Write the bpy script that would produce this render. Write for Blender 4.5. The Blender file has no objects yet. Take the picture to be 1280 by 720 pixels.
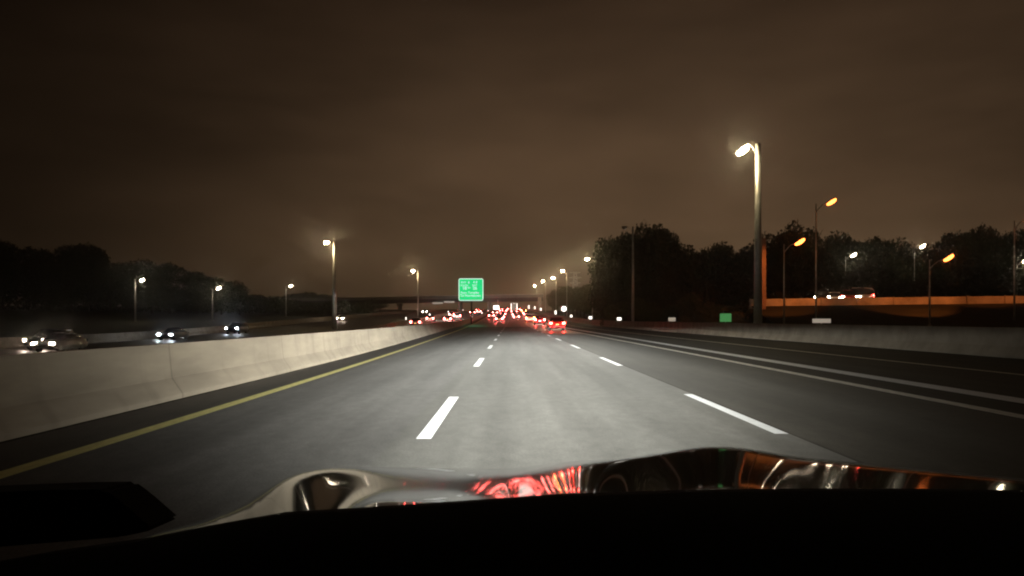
import bpy, bmesh, math, random
import numpy as np
from mathutils import Vector, Matrix
random.seed(7); rng = np.random.default_rng(7)
S = bpy.context.scene; C = S.collection
R = math.radians
# ------------------------------------------------------------------ camera
F, CX, HY, EYE = 960.0, 638.0, 399.0, 1.25       # focal length in photo pixels, vanishing point, eye height
cam_d = bpy.data.cameras.new('camera'); cam = bpy.data.objects.new('camera', cam_d); C.objects.link(cam)
cam_d.sensor_width = 36; cam_d.lens = 36 * F / 1280; cam_d.clip_start = 0.05; cam_d.clip_end = 5000
cam_d.shift_y = (HY - 360) / 1280 * 1.0; cam_d.shift_x = (640 - CX) / 1280
cam.location = (0, 0, EYE); cam.rotation_euler = (R(90), 0, 0)
S.camera = cam
# ------------------------------------------------------------------ world: overcast night sky glowing brown from city light
w = bpy.data.worlds.new('World'); S.world = w; w.use_nodes = True
nt = w.node_tree; N = nt.nodes; L = nt.links; N.clear()
out = N.new('ShaderNodeOutputWorld'); bg = N.new('ShaderNodeBackground')
tc = N.new('ShaderNodeTexCoord'); sep = N.new('ShaderNodeSeparateXYZ'); L.new(tc.outputs['Generated'], sep.inputs[0])
el = N.new('ShaderNodeMapRange'); el.inputs['From Min'].default_value = -0.02; el.inputs['From Max'].default_value = 0.55
L.new(sep.outputs['Z'], el.inputs['Value'])
er = N.new('ShaderNodeValToRGB'); cr = er.color_ramp
cr.elements[0].position = 0; cr.elements[0].color = (0.1408, 0.0870, 0.0443, 1)
cr.elements[1].position = 1; cr.elements[1].color = (0.0136, 0.0076, 0.0043, 1)
for p, c in ((.25, (0.1056, 0.0626, 0.0335, 1)), (.5, (0.0624, 0.0367, 0.0200, 1)), (.75, (0.0340, 0.0190, 0.0105, 1))):
    e = cr.elements.new(p); e.color = c
L.new(el.outputs[0], er.inputs[0])
az = N.new('ShaderNodeMapRange'); az.interpolation_type = 'SMOOTHSTEP'
az.inputs['From Min'].default_value = -0.60; az.inputs['From Max'].default_value = 0.12
az.inputs['To Min'].default_value = 0.12; az.inputs['To Max'].default_value = 1.0
L.new(sep.outputs['X'], az.inputs['Value'])
az2 = N.new('ShaderNodeMapRange'); az2.interpolation_type = 'SMOOTHSTEP'
az2.inputs['From Min'].default_value = 0.15; az2.inputs['From Max'].default_value = 0.75
az2.inputs['To Min'].default_value = 1.0; az2.inputs['To Max'].default_value = 0.7
L.new(sep.outputs['X'], az2.inputs['Value'])
mp = N.new('ShaderNodeMapping'); mp.inputs['Scale'].default_value = (1.6, 1.6, 5.5); L.new(tc.outputs['Generated'], mp.inputs[0])
nz = N.new('ShaderNodeTexNoise'); nz.inputs['Scale'].default_value = 1.45; nz.inputs['Detail'].default_value = 5; nz.inputs['Roughness'].default_value = 0.5
L.new(mp.outputs[0], nz.inputs['Vector'])
nr = N.new('ShaderNodeMapRange'); nr.inputs['From Min'].default_value = .32; nr.inputs['From Max'].default_value = .68
nr.inputs['To Min'].default_value = 0.55; nr.inputs['To Max'].default_value = 1.18; L.new(nz.outputs[0], nr.inputs['Value'])
def mul(a, b):
    m = N.new('ShaderNodeMath'); m.operation = 'MULTIPLY'; L.new(a, m.inputs[0]); L.new(b, m.inputs[1]); return m.outputs[0]
st = mul(mul(az.outputs[0], az2.outputs[0]), nr.outputs[0])
L.new(er.outputs[0], bg.inputs['Color']); L.new(st, bg.inputs['Strength']); L.new(bg.outputs[0], out.inputs[0])
S.view_settings.view_transform = 'Standard'; S.view_settings.look = 'None'; S.view_settings.gamma = 1; S.view_settings.exposure = 0
S.view_settings.use_curve_mapping = False
S.cycles.use_denoising = True; S.cycles.sample_clamp_indirect = 4; S.cycles.max_bounces = 6; S.cycles.use_light_tree = True
S.cycles.filter_width = 2.0; S.cycles.caustics_reflective = False; S.cycles.caustics_refractive = False

# ------------------------------------------------------------------ materials
def mat(name, col, rough=0.7, metal=0.0, spec=0.5, coat=0.0, noise=0.0, nscale=8.0, bump=0.0, emit=None, estr=0.0, stretch=(1, 1, 1), col2=None):
    m = bpy.data.materials.new(name); m.use_nodes = True; t = m.node_tree; b = t.nodes['Principled BSDF']
    b.inputs['Base Color'].default_value = (*col, 1); b.inputs['Roughness'].default_value = rough
    b.inputs['Metallic'].default_value = metal; b.inputs['Specular IOR Level'].default_value = spec
    b.inputs['Coat Weight'].default_value = coat; b.inputs['Coat Roughness'].default_value = 0.03
    if noise or col2:
        c = t.nodes.new('ShaderNodeTexCoord'); mpn = t.nodes.new('ShaderNodeMapping'); mpn.inputs['Scale'].default_value = stretch
        n = t.nodes.new('ShaderNodeTexNoise'); n.inputs['Scale'].default_value = nscale; n.inputs['Detail'].default_value = 6; n.inputs['Roughness'].default_value = .62
        t.links.new(c.outputs['Object'], mpn.inputs[0]); t.links.new(mpn.outputs[0], n.inputs['Vector'])
        r = t.nodes.new('ShaderNodeValToRGB'); r.color_ramp.elements[0].position = .3; r.color_ramp.elements[1].position = .7
        lo = tuple(v * (1 - noise) for v in col) if not col2 else col
        hi = tuple(v * (1 + noise) for v in col) if not col2 else col2
        r.color_ramp.elements[0].color = (*lo, 1); r.color_ramp.elements[1].color = (*hi, 1)
        t.links.new(n.outputs[0], r.inputs[0]); t.links.new(r.outputs[0], b.inputs['Base Color'])
        if bump:
            bp = t.nodes.new('ShaderNodeBump'); bp.inputs['Strength'].default_value = bump; bp.inputs['Distance'].default_value = .02
            t.links.new(n.outputs[0], bp.inputs['Height']); t.links.new(bp.outputs[0], b.inputs['Normal'])
    if emit:
        b.inputs['Emission Color'].default_value = (*emit, 1); b.inputs['Emission Strength'].default_value = estr
    return m
def pavement(name, col, var=0.25, rough=0.62, tracks=(), spec=0.35):
    """weathered road surface: fine aggregate, long streaks along the travel direction, darker oil / wheel tracks at given x"""
    m = bpy.data.materials.new(name); m.use_nodes = True; t = m.node_tree; b = t.nodes['Principled BSDF']; K = t.links
    b.inputs['Roughness'].default_value = rough; b.inputs['Specular IOR Level'].default_value = spec
    c = t.nodes.new('ShaderNodeTexCoord')
    def noise(scale, stretch, detail=4):
        mm = t.nodes.new('ShaderNodeMapping'); mm.inputs['Scale'].default_value = stretch; K.new(c.outputs['Object'], mm.inputs[0])
        n = t.nodes.new('ShaderNodeTexNoise'); n.inputs['Scale'].default_value = scale; n.inputs['Detail'].default_value = detail
        K.new(mm.outputs[0], n.inputs['Vector']); return n.outputs[0]
    def rng_(v, lo, hi, a=.3, z=.7):
        r = t.nodes.new('ShaderNodeMapRange'); r.inputs['From Min'].default_value = a; r.inputs['From Max'].default_value = z
        r.inputs['To Min'].default_value = lo; r.inputs['To Max'].default_value = hi; K.new(v, r.inputs['Value']); return r.outputs[0]
    def mu(a, d):
        q = t.nodes.new('ShaderNodeMath'); q.operation = 'MULTIPLY'; K.new(a, q.inputs[0]); K.new(d, q.inputs[1]); return q.outputs[0]
    f = mu(rng_(noise(2.2, (1, .035, 1)), 1 - var, 1 + var), rng_(noise(.35, (1, .25, 1)), 1 - var * .8, 1 + var * .8))
    f = mu(f, rng_(noise(60, (1, 1, 1), 2), .72, 1.28))
    f = mu(f, rng_(noise(7, (1, .5, 1), 5), .86, 1.14)); f = mu(f, rng_(noise(.9, (1, .6, 1), 6), 1 - var * .5, 1 + var * .5))
    sx = t.nodes.new('ShaderNodeSeparateXYZ'); K.new(c.outputs['Object'], sx.inputs[0])
    for x0, wd, amt in tracks:
        a = t.nodes.new('ShaderNodeMath'); a.operation = 'SUBTRACT'; K.new(sx.outputs['X'], a.inputs[0]); a.inputs[1].default_value = x0
        ab = t.nodes.new('ShaderNodeMath'); ab.operation = 'ABSOLUTE'; K.new(a.outputs[0], ab.inputs[0])
        r = t.nodes.new('ShaderNodeMapRange'); r.interpolation_type = 'SMOOTHSTEP'; r.inputs['From Min'].default_value = 0; r.inputs['From Max'].default_value = wd
        r.inputs['To Min'].default_value = 1 - amt; r.inputs['To Max'].default_value = 1; K.new(ab.outputs[0], r.inputs['Value']); f = mu(f, r.outputs[0])
    v = t.nodes.new('ShaderNodeVectorMath'); v.operation = 'SCALE'; v.inputs[0].default_value = col; K.new(f, v.inputs['Scale'])
    K.new(v.outputs[0], b.inputs['Base Color'])
    bp = t.nodes.new('ShaderNodeBump'); bp.inputs['Strength'].default_value = .2; bp.inputs['Distance'].default_value = .006
    K.new(noise(45, (1, 1, 1), 3), bp.inputs['Height']); K.new(bp.outputs[0], b.inputs['Normal'])
    return m
M = {}
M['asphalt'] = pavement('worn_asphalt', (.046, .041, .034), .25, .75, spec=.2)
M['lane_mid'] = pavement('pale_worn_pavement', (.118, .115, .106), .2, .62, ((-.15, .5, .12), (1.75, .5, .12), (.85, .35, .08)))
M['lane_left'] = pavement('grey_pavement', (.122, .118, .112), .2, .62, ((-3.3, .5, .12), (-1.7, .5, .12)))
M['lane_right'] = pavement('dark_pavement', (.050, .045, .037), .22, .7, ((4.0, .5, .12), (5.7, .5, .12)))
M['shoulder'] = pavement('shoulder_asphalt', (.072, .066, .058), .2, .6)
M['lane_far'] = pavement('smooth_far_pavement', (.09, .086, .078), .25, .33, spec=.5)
M['patch'] = pavement('pale_patch', (.26, .24, .21), .2, .45)
M['left_road'] = pavement('far_carriageway_pavement', (.10, .088, .075), .2, .5)
M['conc'] = mat('cast_concrete', (.38, .32, .245), .8, noise=.22, nscale=1.3, bump=.25, stretch=(1, .25, 1.5))
def joints(m, per):
    t = m.node_tree; b = t.nodes['Principled BSDF']; lk = b.inputs['Base Color'].links[0]; src = lk.from_socket
    c = t.nodes.new('ShaderNodeTexCoord'); sp = t.nodes.new('ShaderNodeSeparateXYZ'); t.links.new(c.outputs['Object'], sp.inputs[0])
    q = t.nodes.new('ShaderNodeMath'); q.operation = 'PINGPONG'; q.inputs[1].default_value = per / 2; t.links.new(sp.outputs['Y'], q.inputs[0])
    r = t.nodes.new('ShaderNodeMapRange'); r.inputs['From Min'].default_value = .012; r.inputs['From Max'].default_value = .035; r.inputs['To Min'].default_value = .72; t.links.new(q.outputs[0], r.inputs['Value'])
    n = t.nodes.new('ShaderNodeTexNoise'); n.inputs['Scale'].default_value = .8; n.inputs['Detail'].default_value = 8; mp_ = t.nodes.new('ShaderNodeMapping'); mp_.inputs['Scale'].default_value = (1, 2.5, .5)
    t.links.new(c.outputs['Object'], mp_.inputs[0]); t.links.new(mp_.outputs[0], n.inputs['Vector'])
    r2 = t.nodes.new('ShaderNodeMapRange'); r2.inputs['From Min'].default_value = .55; r2.inputs['From Max'].default_value = .7; r2.inputs['To Min'].default_value = 1; r2.inputs['To Max'].default_value = .84; t.links.new(n.outputs[0], r2.inputs['Value'])
    w_ = t.nodes.new('ShaderNodeMath'); w_.operation = 'MULTIPLY'; t.links.new(r.outputs[0], w_.inputs[0]); t.links.new(r2.outputs[0], w_.inputs[1])
    v = t.nodes.new('ShaderNodeVectorMath'); v.operation = 'SCALE'; t.links.new(src, v.inputs[0]); t.links.new(w_.outputs[0], v.inputs['Scale']); t.links.new(v.outputs[0], b.inputs['Base Color'])
joints(M['conc'], 6.1)
M['conc2'] = mat('old_concrete', (.31, .265, .21), .85, noise=.28, nscale=1.0, bump=.25)
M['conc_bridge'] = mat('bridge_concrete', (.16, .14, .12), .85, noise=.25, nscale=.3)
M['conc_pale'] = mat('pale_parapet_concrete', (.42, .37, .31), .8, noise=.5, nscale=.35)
M['steel_brown'] = mat('weathered_steel', (.035, .022, .015), .7, .1, noise=.3, nscale=.6)
M['white'] = mat('white_road_paint', (.78, .79, .80), .5, noise=.10, nscale=9)
M['white_worn'] = mat('worn_white_road_paint', (.62, .58, .50), .6, noise=.35, nscale=5, stretch=(3, .5, 1))
M['yellow'] = mat('yellow_road_paint', (.86, .78, .30), .55, noise=.18, nscale=6, stretch=(3, .6, 1))
M['grass'] = mat('dry_night_grass', (.035, .036, .018), .9, noise=.5, nscale=.5, bump=.4)
M['bank'] = mat('dark_bank_grass', (.020, .021, .011), .95, noise=.5, nscale=.6, bump=.4)
M['galv'] = mat('galvanised_steel', (.46, .44, .40), .45, .55, noise=.15, nscale=3)
M['blur_brown'] = mat('sodium_brown_steel', (.22, .14, .10), .6, .1, noise=.25, nscale=1.5)  # reddish sodium light on the smeared pole, put into the base colour
M['head'] = mat('lamp_housing', (.25, .24, .22), .5, .4)
M['lamp'] = mat('warm_white_lamp_lens', (.9, .9, .8), .4, emit=(1, .76, .42), estr=420)
M['lamp_cool'] = mat('white_lamp_lens', (.9, .9, .8), .4, emit=(1, .82, .46), estr=260)
M['lamp_dist'] = mat('distant_lamp_lens', (.9, .9, .8), .4, emit=(1, .86, .60), estr=90)
M['sodium'] = mat('sodium_lamp_lens', (.9, .6, .3), .4, emit=(1, .20, .035), estr=9)
M['lamp_off'] = mat('unlit_lamp_lens', (.3, .3, .28), .3)
M['bark'] = mat('dark_bark', (.07, .05, .035), .9, noise=.3, nscale=4)
M['leaf'] = mat('night_foliage', (.030, .036, .012), .8, col2=(.075, .072, .026), nscale=.8)
M['leaf2'] = mat('olive_foliage', (.06, .065, .02), .8, col2=(.12, .11, .04), nscale=.9)
M['tyre'] = mat('tyre_rubber', (.02, .02, .02), .8)
M['rim'] = mat('wheel_rim', (.10, .10, .10), .5, .5)
M['glass'] = mat('dark_car_glass', (.012, .013, .014), .06, spec=.8)
M['trim'] = mat('black_plastic', (.015, .015, .015), .6)
M['brake'] = mat('lit_red_tail_lamp', (.5, .02, .02), .3, emit=(1, .07, .05), estr=34)
M['brake_far'] = mat('bright_red_tail_lamp', (.5, .02, .02), .3, emit=(1, .10, .085), estr=110)
M['amber'] = mat('lit_amber_lamp', (.6, .3, .05), .3, emit=(1, .42, .10), estr=60)
M['headlamp'] = mat('lit_headlamp', (.9, .9, .9), .2, emit=(.85, .93, 1.0), estr=230)
M['headlamp_w'] = mat('lit_warm_headlamp', (.9, .9, .9), .2, emit=(1.0, .80, .60), estr=230)
M['plate'] = mat('glowing_licence_plate', (.8, .6, .3), .5, emit=(1, .62, .22), estr=1.6)  # plates emit: the light on them is put into the material
M['plate_w'] = mat('glowing_white_plate', (.8, .8, .8), .5, emit=(.9, .95, 1), estr=6)  # same for the white plate, glowing by itself
M['sign_green'] = mat('glowing_green_sheeting', (.0, .30, .12), .5, emit=(.0, .85, .26), estr=.85)  # emission stands in for headlight thrown back by the sheeting
M['sign_white'] = mat('glowing_white_sheeting', (.8, .8, .8), .5, emit=(.66, 1, .82), estr=.95)  # letters and border glow too, in place of retroreflection
M['reflect'] = mat('glowing_reflector', (.9, .9, .9), .4, emit=(1, .93, .82), estr=2.2)  # all reflector materials emit instead of returning headlight
M['reflect_dim'] = mat('faint_glow_reflector', (.8, .75, .68), .5, emit=(1, .85, .68), estr=.28)
M['reflect_green'] = mat('glowing_green_marker', (.12, .5, .15), .5, emit=(.2, .8, .25), estr=.22)
M['glow_white'] = mat('glowing_white_panel', (.9, .9, .9), .5, emit=(1, .93, .84), estr=3.0)
M['pale_glow'] = mat('glowing_pale_panel', (.6, .56, .5), .5, emit=(1, .9, .8), estr=.16)  # faint emission puts the light on the overpass panels into their colour
M['pylon'] = mat('glowing_pylon_steel', (.5, .48, .44), .5, .3, emit=(1, .88, .7), estr=.10)  # slight glow painted into the steel for the light on the mast
PAINT = {k: mat(k + '_car_paint', c, .32, .3, coat=.6) for k, c in dict(silver=(.32, .32, .33), dark_red=(.20, .012, .012),
    white=(.62, .62, .60), black=(.014, .014, .016), grey=(.11, .11, .12), blue=(.02, .04, .12)).items()}
M['own_paint'] = mat('glossy_dark_bonnet_paint', (.010, .009, .008), .06, 0, spec=.5, coat=.12)
M['own_paint'].node_tree.nodes['Principled BSDF'].inputs['IOR'].default_value = 1.7
M['dash'] = mat('matt_black_dashboard', (.004, .004, .004), .95, spec=.05)

# ------------------------------------------------------------------ helpers
def tag(o, label=None, cat=None, group=None, kind=None):
    if label: o['label'] = label
    if cat: o['category'] = cat
    if group: o['group'] = group
    if kind: o['kind'] = kind
    return o
def empty(name, loc=(0, 0, 0), rz=0):
    o = bpy.data.objects.new(name, None); C.objects.link(o); o.location = loc; o.rotation_euler = (0, 0, rz); o.empty_display_size = .2
    return o
def obj(name, bm, m, parent=None, smooth=False, loc=None):
    me = bpy.data.meshes.new(name)
    if smooth:
        for f in bm.faces: f.smooth = True
    bm.to_mesh(me); bm.free()
    for mm in (m if isinstance(m, (list, tuple)) else [m]): me.materials.append(mm)
    o = bpy.data.objects.new(name, me); C.objects.link(o)
    if parent: o.parent = parent
    if loc: o.location = loc
    return o
def from_py(name, V, Fc, m, parent=None, smooth=False):
    me = bpy.data.meshes.new(name); me.from_pydata([tuple(v) for v in V], [], Fc); me.update()
    me.materials.append(m)
    if smooth: me.polygons.foreach_set('use_smooth', [True] * len(me.polygons))
    o = bpy.data.objects.new(name, me); C.objects.link(o)
    if parent: o.parent = parent
    return o
def box(bm, x0, x1, y0, y1, z0, z1, bevel=0, mi=0):
    r = bmesh.ops.create_cube(bm, size=1); vs = r['verts']
    for v in vs: v.co = Vector(((x0 + x1) / 2 + v.co.x * (x1 - x0), (y0 + y1) / 2 + v.co.y * (y1 - y0), (z0 + z1) / 2 + v.co.z * (z1 - z0)))
    if mi:
        for f in {f for v in vs for f in v.link_faces}: f.material_index = mi
    if bevel:
        es = list({e for v in vs for e in v.link_edges}); bmesh.ops.bevel(bm, geom=es, offset=bevel, segments=2, affect='EDGES', profile=.5)
def tube(bm, pts, rad, n=10):
    pts = [Vector(p) for p in pts]; rings = []
    rad = rad if isinstance(rad, (list, tuple)) else [rad] * len(pts)
    for i, p in enumerate(pts):
        d = (pts[min(i + 1, len(pts) - 1)] - pts[max(i - 1, 0)]).normalized()
        a = d.cross(Vector((0, 1, 0)) if abs(d.y) < .9 else Vector((1, 0, 0))).normalized(); b = d.cross(a)
        rings.append([bm.verts.new(p + rad[i] * (math.cos(t) * a + math.sin(t) * b)) for t in [2 * math.pi * k / n for k in range(n)]])
    for r0, r1 in zip(rings, rings[1:]):
        for k in range(n): bm.faces.new((r0[k], r0[(k + 1) % n], r1[(k + 1) % n], r1[k]))
    bm.faces.new(rings[0][::-1]); bm.faces.new(rings[-1])
def copy_tree(o, parent=None, mats=None):
    c = o.copy(); C.objects.link(c); c.parent = parent
    for ch in list(o.children): copy_tree(ch, c)
    return c
def setmat(root, part, m):
    for ch in root.children:
        if ch.name.split('.')[0] == part and ch.type == 'MESH':
            ch.material_slots[0].link = 'OBJECT'; ch.material_slots[0].material = m
class Prof:
    def __init__(s, pts, sm=14):
        ys = np.arange(-60, 1500, 2.0); a = np.interp(ys, [p[0] for p in pts], [p[1] for p in pts])
        k = np.exp(-.5 * (np.arange(-20, 21) * 2 / sm) ** 2); k /= k.sum()
        s.ys = ys; s.v = np.convolve(np.pad(a, 20, 'edge'), k, 'valid')
    def __call__(s, y): return float(np.interp(y, s.ys, s.v))
# longitudinal profiles (metres): height of our carriageway, height of the lower carriageways on the left
zm = Prof([(-60, 0), (110, 0), (164, .35), (215, 1.3), (268, 2.7), (320, 4.0), (375, 5.2), (450, 6.4), (600, 8.4), (660, 8.8), (760, 8.6), (900, 6), (1500, 0)])
zl = Prof([(-60, -1.25), (95, -1.25), (139, -.1), (163, .5), (196, 1.15), (231, 2.0), (282, 3.1), (380, 4.9), (600, 8.2), (660, 8.6), (760, 8.4), (900, 5.8), (1500, 0)])
x_yel = Prof([(-60, -4.0), (15, -4.05), (31, -4.35), (48, -4.8), (75, -5.5), (133, -7.1), (200, -7.6), (270, -7.0), (400, -6.0), (600, -5.0), (1500, -5)], 8)
x_bar = Prof([(-60, -5.25), (8, -5.2), (14, -5.15), (30, -5.35), (46, -5.9), (92, -7.6), (170, -9.0), (270, -8.7), (400, -7.6), (600, -6.5), (1500, -6.5)], 8)
x_dl = Prof([(-60, -.9), (100, -.9), (133, -.7), (300, -.1), (600, .5), (1500, 1)], 20)
x_dr = Prof([(-60, 2.92), (100, 2.95), (133, 3.05), (300, 3.5), (600, 4.0), (1500, 4.5)], 20)
x_e1 = Prof([(-60, 6.55), (30, 6.5), (60, 6.3), (120, 6.6), (300, 7.0), (600, 7.6), (1500, 8)], 10)
x_e2 = Prof([(-60, 8.0), (30, 7.7), (86, 7.8), (160, 7.6), (300, 7.5), (600, 8.1), (1500, 8.5)], 10)
x_e3 = Prof([(-60, 11.9), (12, 11.6), (25, 11.2), (60, 10.9), (120, 10.6), (220, 9.8), (330, 9.0), (600, 9.2), (1500, 9.5)], 10)
x_rb = Prof([(-60, 16.4), (25, 16.1), (60, 15.7), (120, 15.0), (220, 13.2), (330, 11.3), (600, 10.8), (1500, 11)], 10)
YS = sorted(set(list(np.arange(-30, 60, 2.0)) + list(np.arange(60, 760, 5.0)) + [760.0]))
def strip(name, xl, xr, z, dz, m, y0=-30, y1=760, parent=None, cols=1, step=None):
    ys = [y0] + [y for y in YS if y0 < y < y1] + [y1]
    V = []; Fc = []
    for y in ys:
        a, b = (xl(y) if callable(xl) else xl), (xr(y) if callable(xr) else xr)
        for k in range(cols + 1): V.append((a + (b - a) * k / cols, y, (z(y) if callable(z) else z) + dz))
    for i in range(len(ys) - 1):
        for k in range(cols):
            q = i * (cols + 1) + k; Fc.append((q, q + 1, q + cols + 2, q + cols + 1))
    return from_py(name, V, Fc, m, parent)
def off(p, d): return lambda y: p(y) + d

# ------------------------------------------------------------------ ground
def g_h(x, y):
    if y < -25: return -1.6
    a = zm(y) - .05; b = zl(y) - .05
    if x > 17.6:
        t = min(1, (x - 17.6) / 3); h = a * (1 - t) + (a - .3) * t
        if x > 25: h += .9 * max(0, min(1, (y - 110) / 90)) * min(1, (x - 25) / 60)
        return h
    if x > -9.6: return a - .25
    if x > -11: return b - .12
    if x < -50: return b - .2 + min(3, (-50 - x) * .02)
    return b - .12
def axis(*segs):
    r = []
    for a, b, st in segs: r += list(np.arange(a, b, st))
    return r
gx = axis((-1600, -200, 100), (-200, -50, 15), (-50, -12, 5), (-12, -8, 1), (-8, 16, 4), (16, 30, 2), (30, 100, 10), (100, 1601, 100))
gy = axis((-60, 110, 10), (110, 760, 8), (760, 3200, 80))
V = [(x, y, g_h(x, y)) for y in gy for x in gx]; nx = len(gx)
Fc = [(j * nx + i, j * nx + i + 1, (j + 1) * nx + i + 1, (j + 1) * nx + i) for j in range(len(gy) - 1) for i in range(nx - 1)]
tag(from_py('ground', V, Fc, M['grass']), kind='structure')
# our carriageway
tag(strip('road', off(x_bar, -.05), off(x_rb, .1), zm, 0, M['asphalt'], cols=6), kind='structure')
tag(strip('road_shoulder', off(x_bar, .1), off(x_yel, -.12), zm, .004, M['shoulder']), kind='structure')
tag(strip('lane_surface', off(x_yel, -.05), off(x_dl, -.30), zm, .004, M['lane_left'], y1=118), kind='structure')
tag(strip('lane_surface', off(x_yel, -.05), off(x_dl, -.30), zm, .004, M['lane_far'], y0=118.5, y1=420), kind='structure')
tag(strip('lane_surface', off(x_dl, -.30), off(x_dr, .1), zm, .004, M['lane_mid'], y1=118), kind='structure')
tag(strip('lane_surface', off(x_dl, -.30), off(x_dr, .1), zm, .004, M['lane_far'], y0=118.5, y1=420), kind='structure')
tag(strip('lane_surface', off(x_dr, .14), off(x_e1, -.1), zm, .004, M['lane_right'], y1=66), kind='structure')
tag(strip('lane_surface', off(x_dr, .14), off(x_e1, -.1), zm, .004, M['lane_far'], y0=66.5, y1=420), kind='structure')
tag(strip('pavement_patch', off(x_dl, -.2), off(x_dr, 3.0), zm, .008, M['patch'], y0=128, y1=158), kind='structure')
tag(strip('pavement_patch', off(x_dl, -.2), off(x_dr, 2.0), zm, .008, M['patch'], y0=176, y1=200), kind='structure')
# painted lines
tag(strip('yellow_edge_line', off(x_yel, -.10), off(x_yel, .10), zm, .012, M['yellow'], y1=600), kind='structure')
tag(strip('white_edge_line', off(x_e2, -.24), off(x_e2, .24), zm, .012, M['white'], y1=600), kind='structure')
tag(strip('worn_lane_line', off(x_e1, -.13), off(x_e1, .13), zm, .012, M['white_worn'], y1=400), kind='structure')
tag(strip('shoulder_line', off(x_e3, -.11), off(x_e3, .11), zm, .012, M['white_worn'], y1=400), kind='structure')
def dashes(name, px, first, n, wd=.085, ln=3.4, z=zm, m=None, dz=.012, per=12.19):
    V = []; Fc = []
    for k in range(n):
        y0 = first + per * k
        for s in range(3):
            for yy in (y0 + ln * s / 3, y0 + ln * (s + 1) / 3): pass
        ys = [y0 + ln * s / 3 for s in range(4)]; b = len(V)
        for y in ys: V += [(px(y) - wd, y, z(y) + dz), (px(y) + wd, y, z(y) + dz)]
        for s in range(3): q = b + 2 * s; Fc.append((q, q + 1, q + 3, q + 2))
    return tag(from_py(name, V, Fc, m or M['white']), kind='structure')
dashes('dashed_lane_line', x_dl, 7.95 - 12.19, 50, .078, 4.3)
dashes('dashed_lane_line', x_dr, 8.3 - 12.19, 50, .075, 4.4)
# lower carriageways on the left
tag(strip('far_road', -43.5, -11.2, zl, -.02, M['left_road'], cols=4), kind='structure')
tag(strip('far_road_line', -19.1, -18.95, zl, .004, M['white_worn'], y1=500), kind='structure')
tag(strip('far_road_line', -22.2, -22.05, zl, .004, M['yellow'], y1=500), kind='structure')
tag(strip('far_road_line', -42.0, -41.85, zl, .004, M['white_worn'], y1=500), kind='structure')
dashes('far_dashed_line', lambda y: -15.2, 20, 38, .07, 3.2, zl, M['white_worn'], .004)
dashes('far_dashed_line', lambda y: -32.0, 20, 38, .07, 3.2, zl, M['white_worn'], .004)
dashes('far_dashed_line', lambda y: -37.0, 20, 38, .07, 3.2, zl, M['white_worn'], .004)

# ------------------------------------------------------------------ concrete barriers
JERSEY = [(.30, 0), (.30, .075), (.13, .33), (.075, .90), (-.075, .90), (-.13, .33), (-.30, .075), (-.30, 0)]
def barrier(name, px, z, h, y0, y1, m, label, drop=.1, gap=None):
    ys = [y0] + [y for y in YS if y0 < y < y1] + [y1]; V = []; Fc = []; n = len(JERSEY)
    for y in ys:
        for (dx, dz) in JERSEY: V.append((px(y) + dx, y, (z(y) if callable(z) else z) + (dz * h / .9 if dz else -drop)))
    for i in range(len(ys) - 1):
        for k in range(n - 1): q = i * n + k; Fc.append((q, q + n, q + n + 1, q + 1))
    Fc.append(tuple(range(n))); Fc.append(tuple(range((len(ys) - 1) * n, len(ys) * n))[::-1])
    return tag(from_py(name, V, Fc, m), label, 'barrier')
barrier('concrete_barrier', off(x_bar, -.3), zm, .86, -30, 640, M['conc'], 'long pale concrete median barrier beside the yellow line', drop=1.4)
barrier('concrete_barrier', off(x_rb, .3), zm, .98, -30, 640, M['conc2'], 'dim grey concrete barrier beyond the shoulder right of the road')
barrier('concrete_barrier', lambda y: -20.4, zl, .9, -30, 640, M['conc'], 'pale concrete barrier beyond the red-lit cars of the left carriageway')
barrier('concrete_barrier', lambda y: -44.2, zl, .9, -30, 640, M['conc2'], 'farthest left concrete barrier, behind the oncoming headlights')
zf = Prof([(-60, 0), (230, .2), (291, 1.4), (457, 4.7), (1500, 6)])
barrier('concrete_barrier', lambda y: -60, zf, .9, 235, 457, M['conc_pale'], 'short orange-tinted barrier in front of the dark overpass, left of the sign', drop=3)

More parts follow.
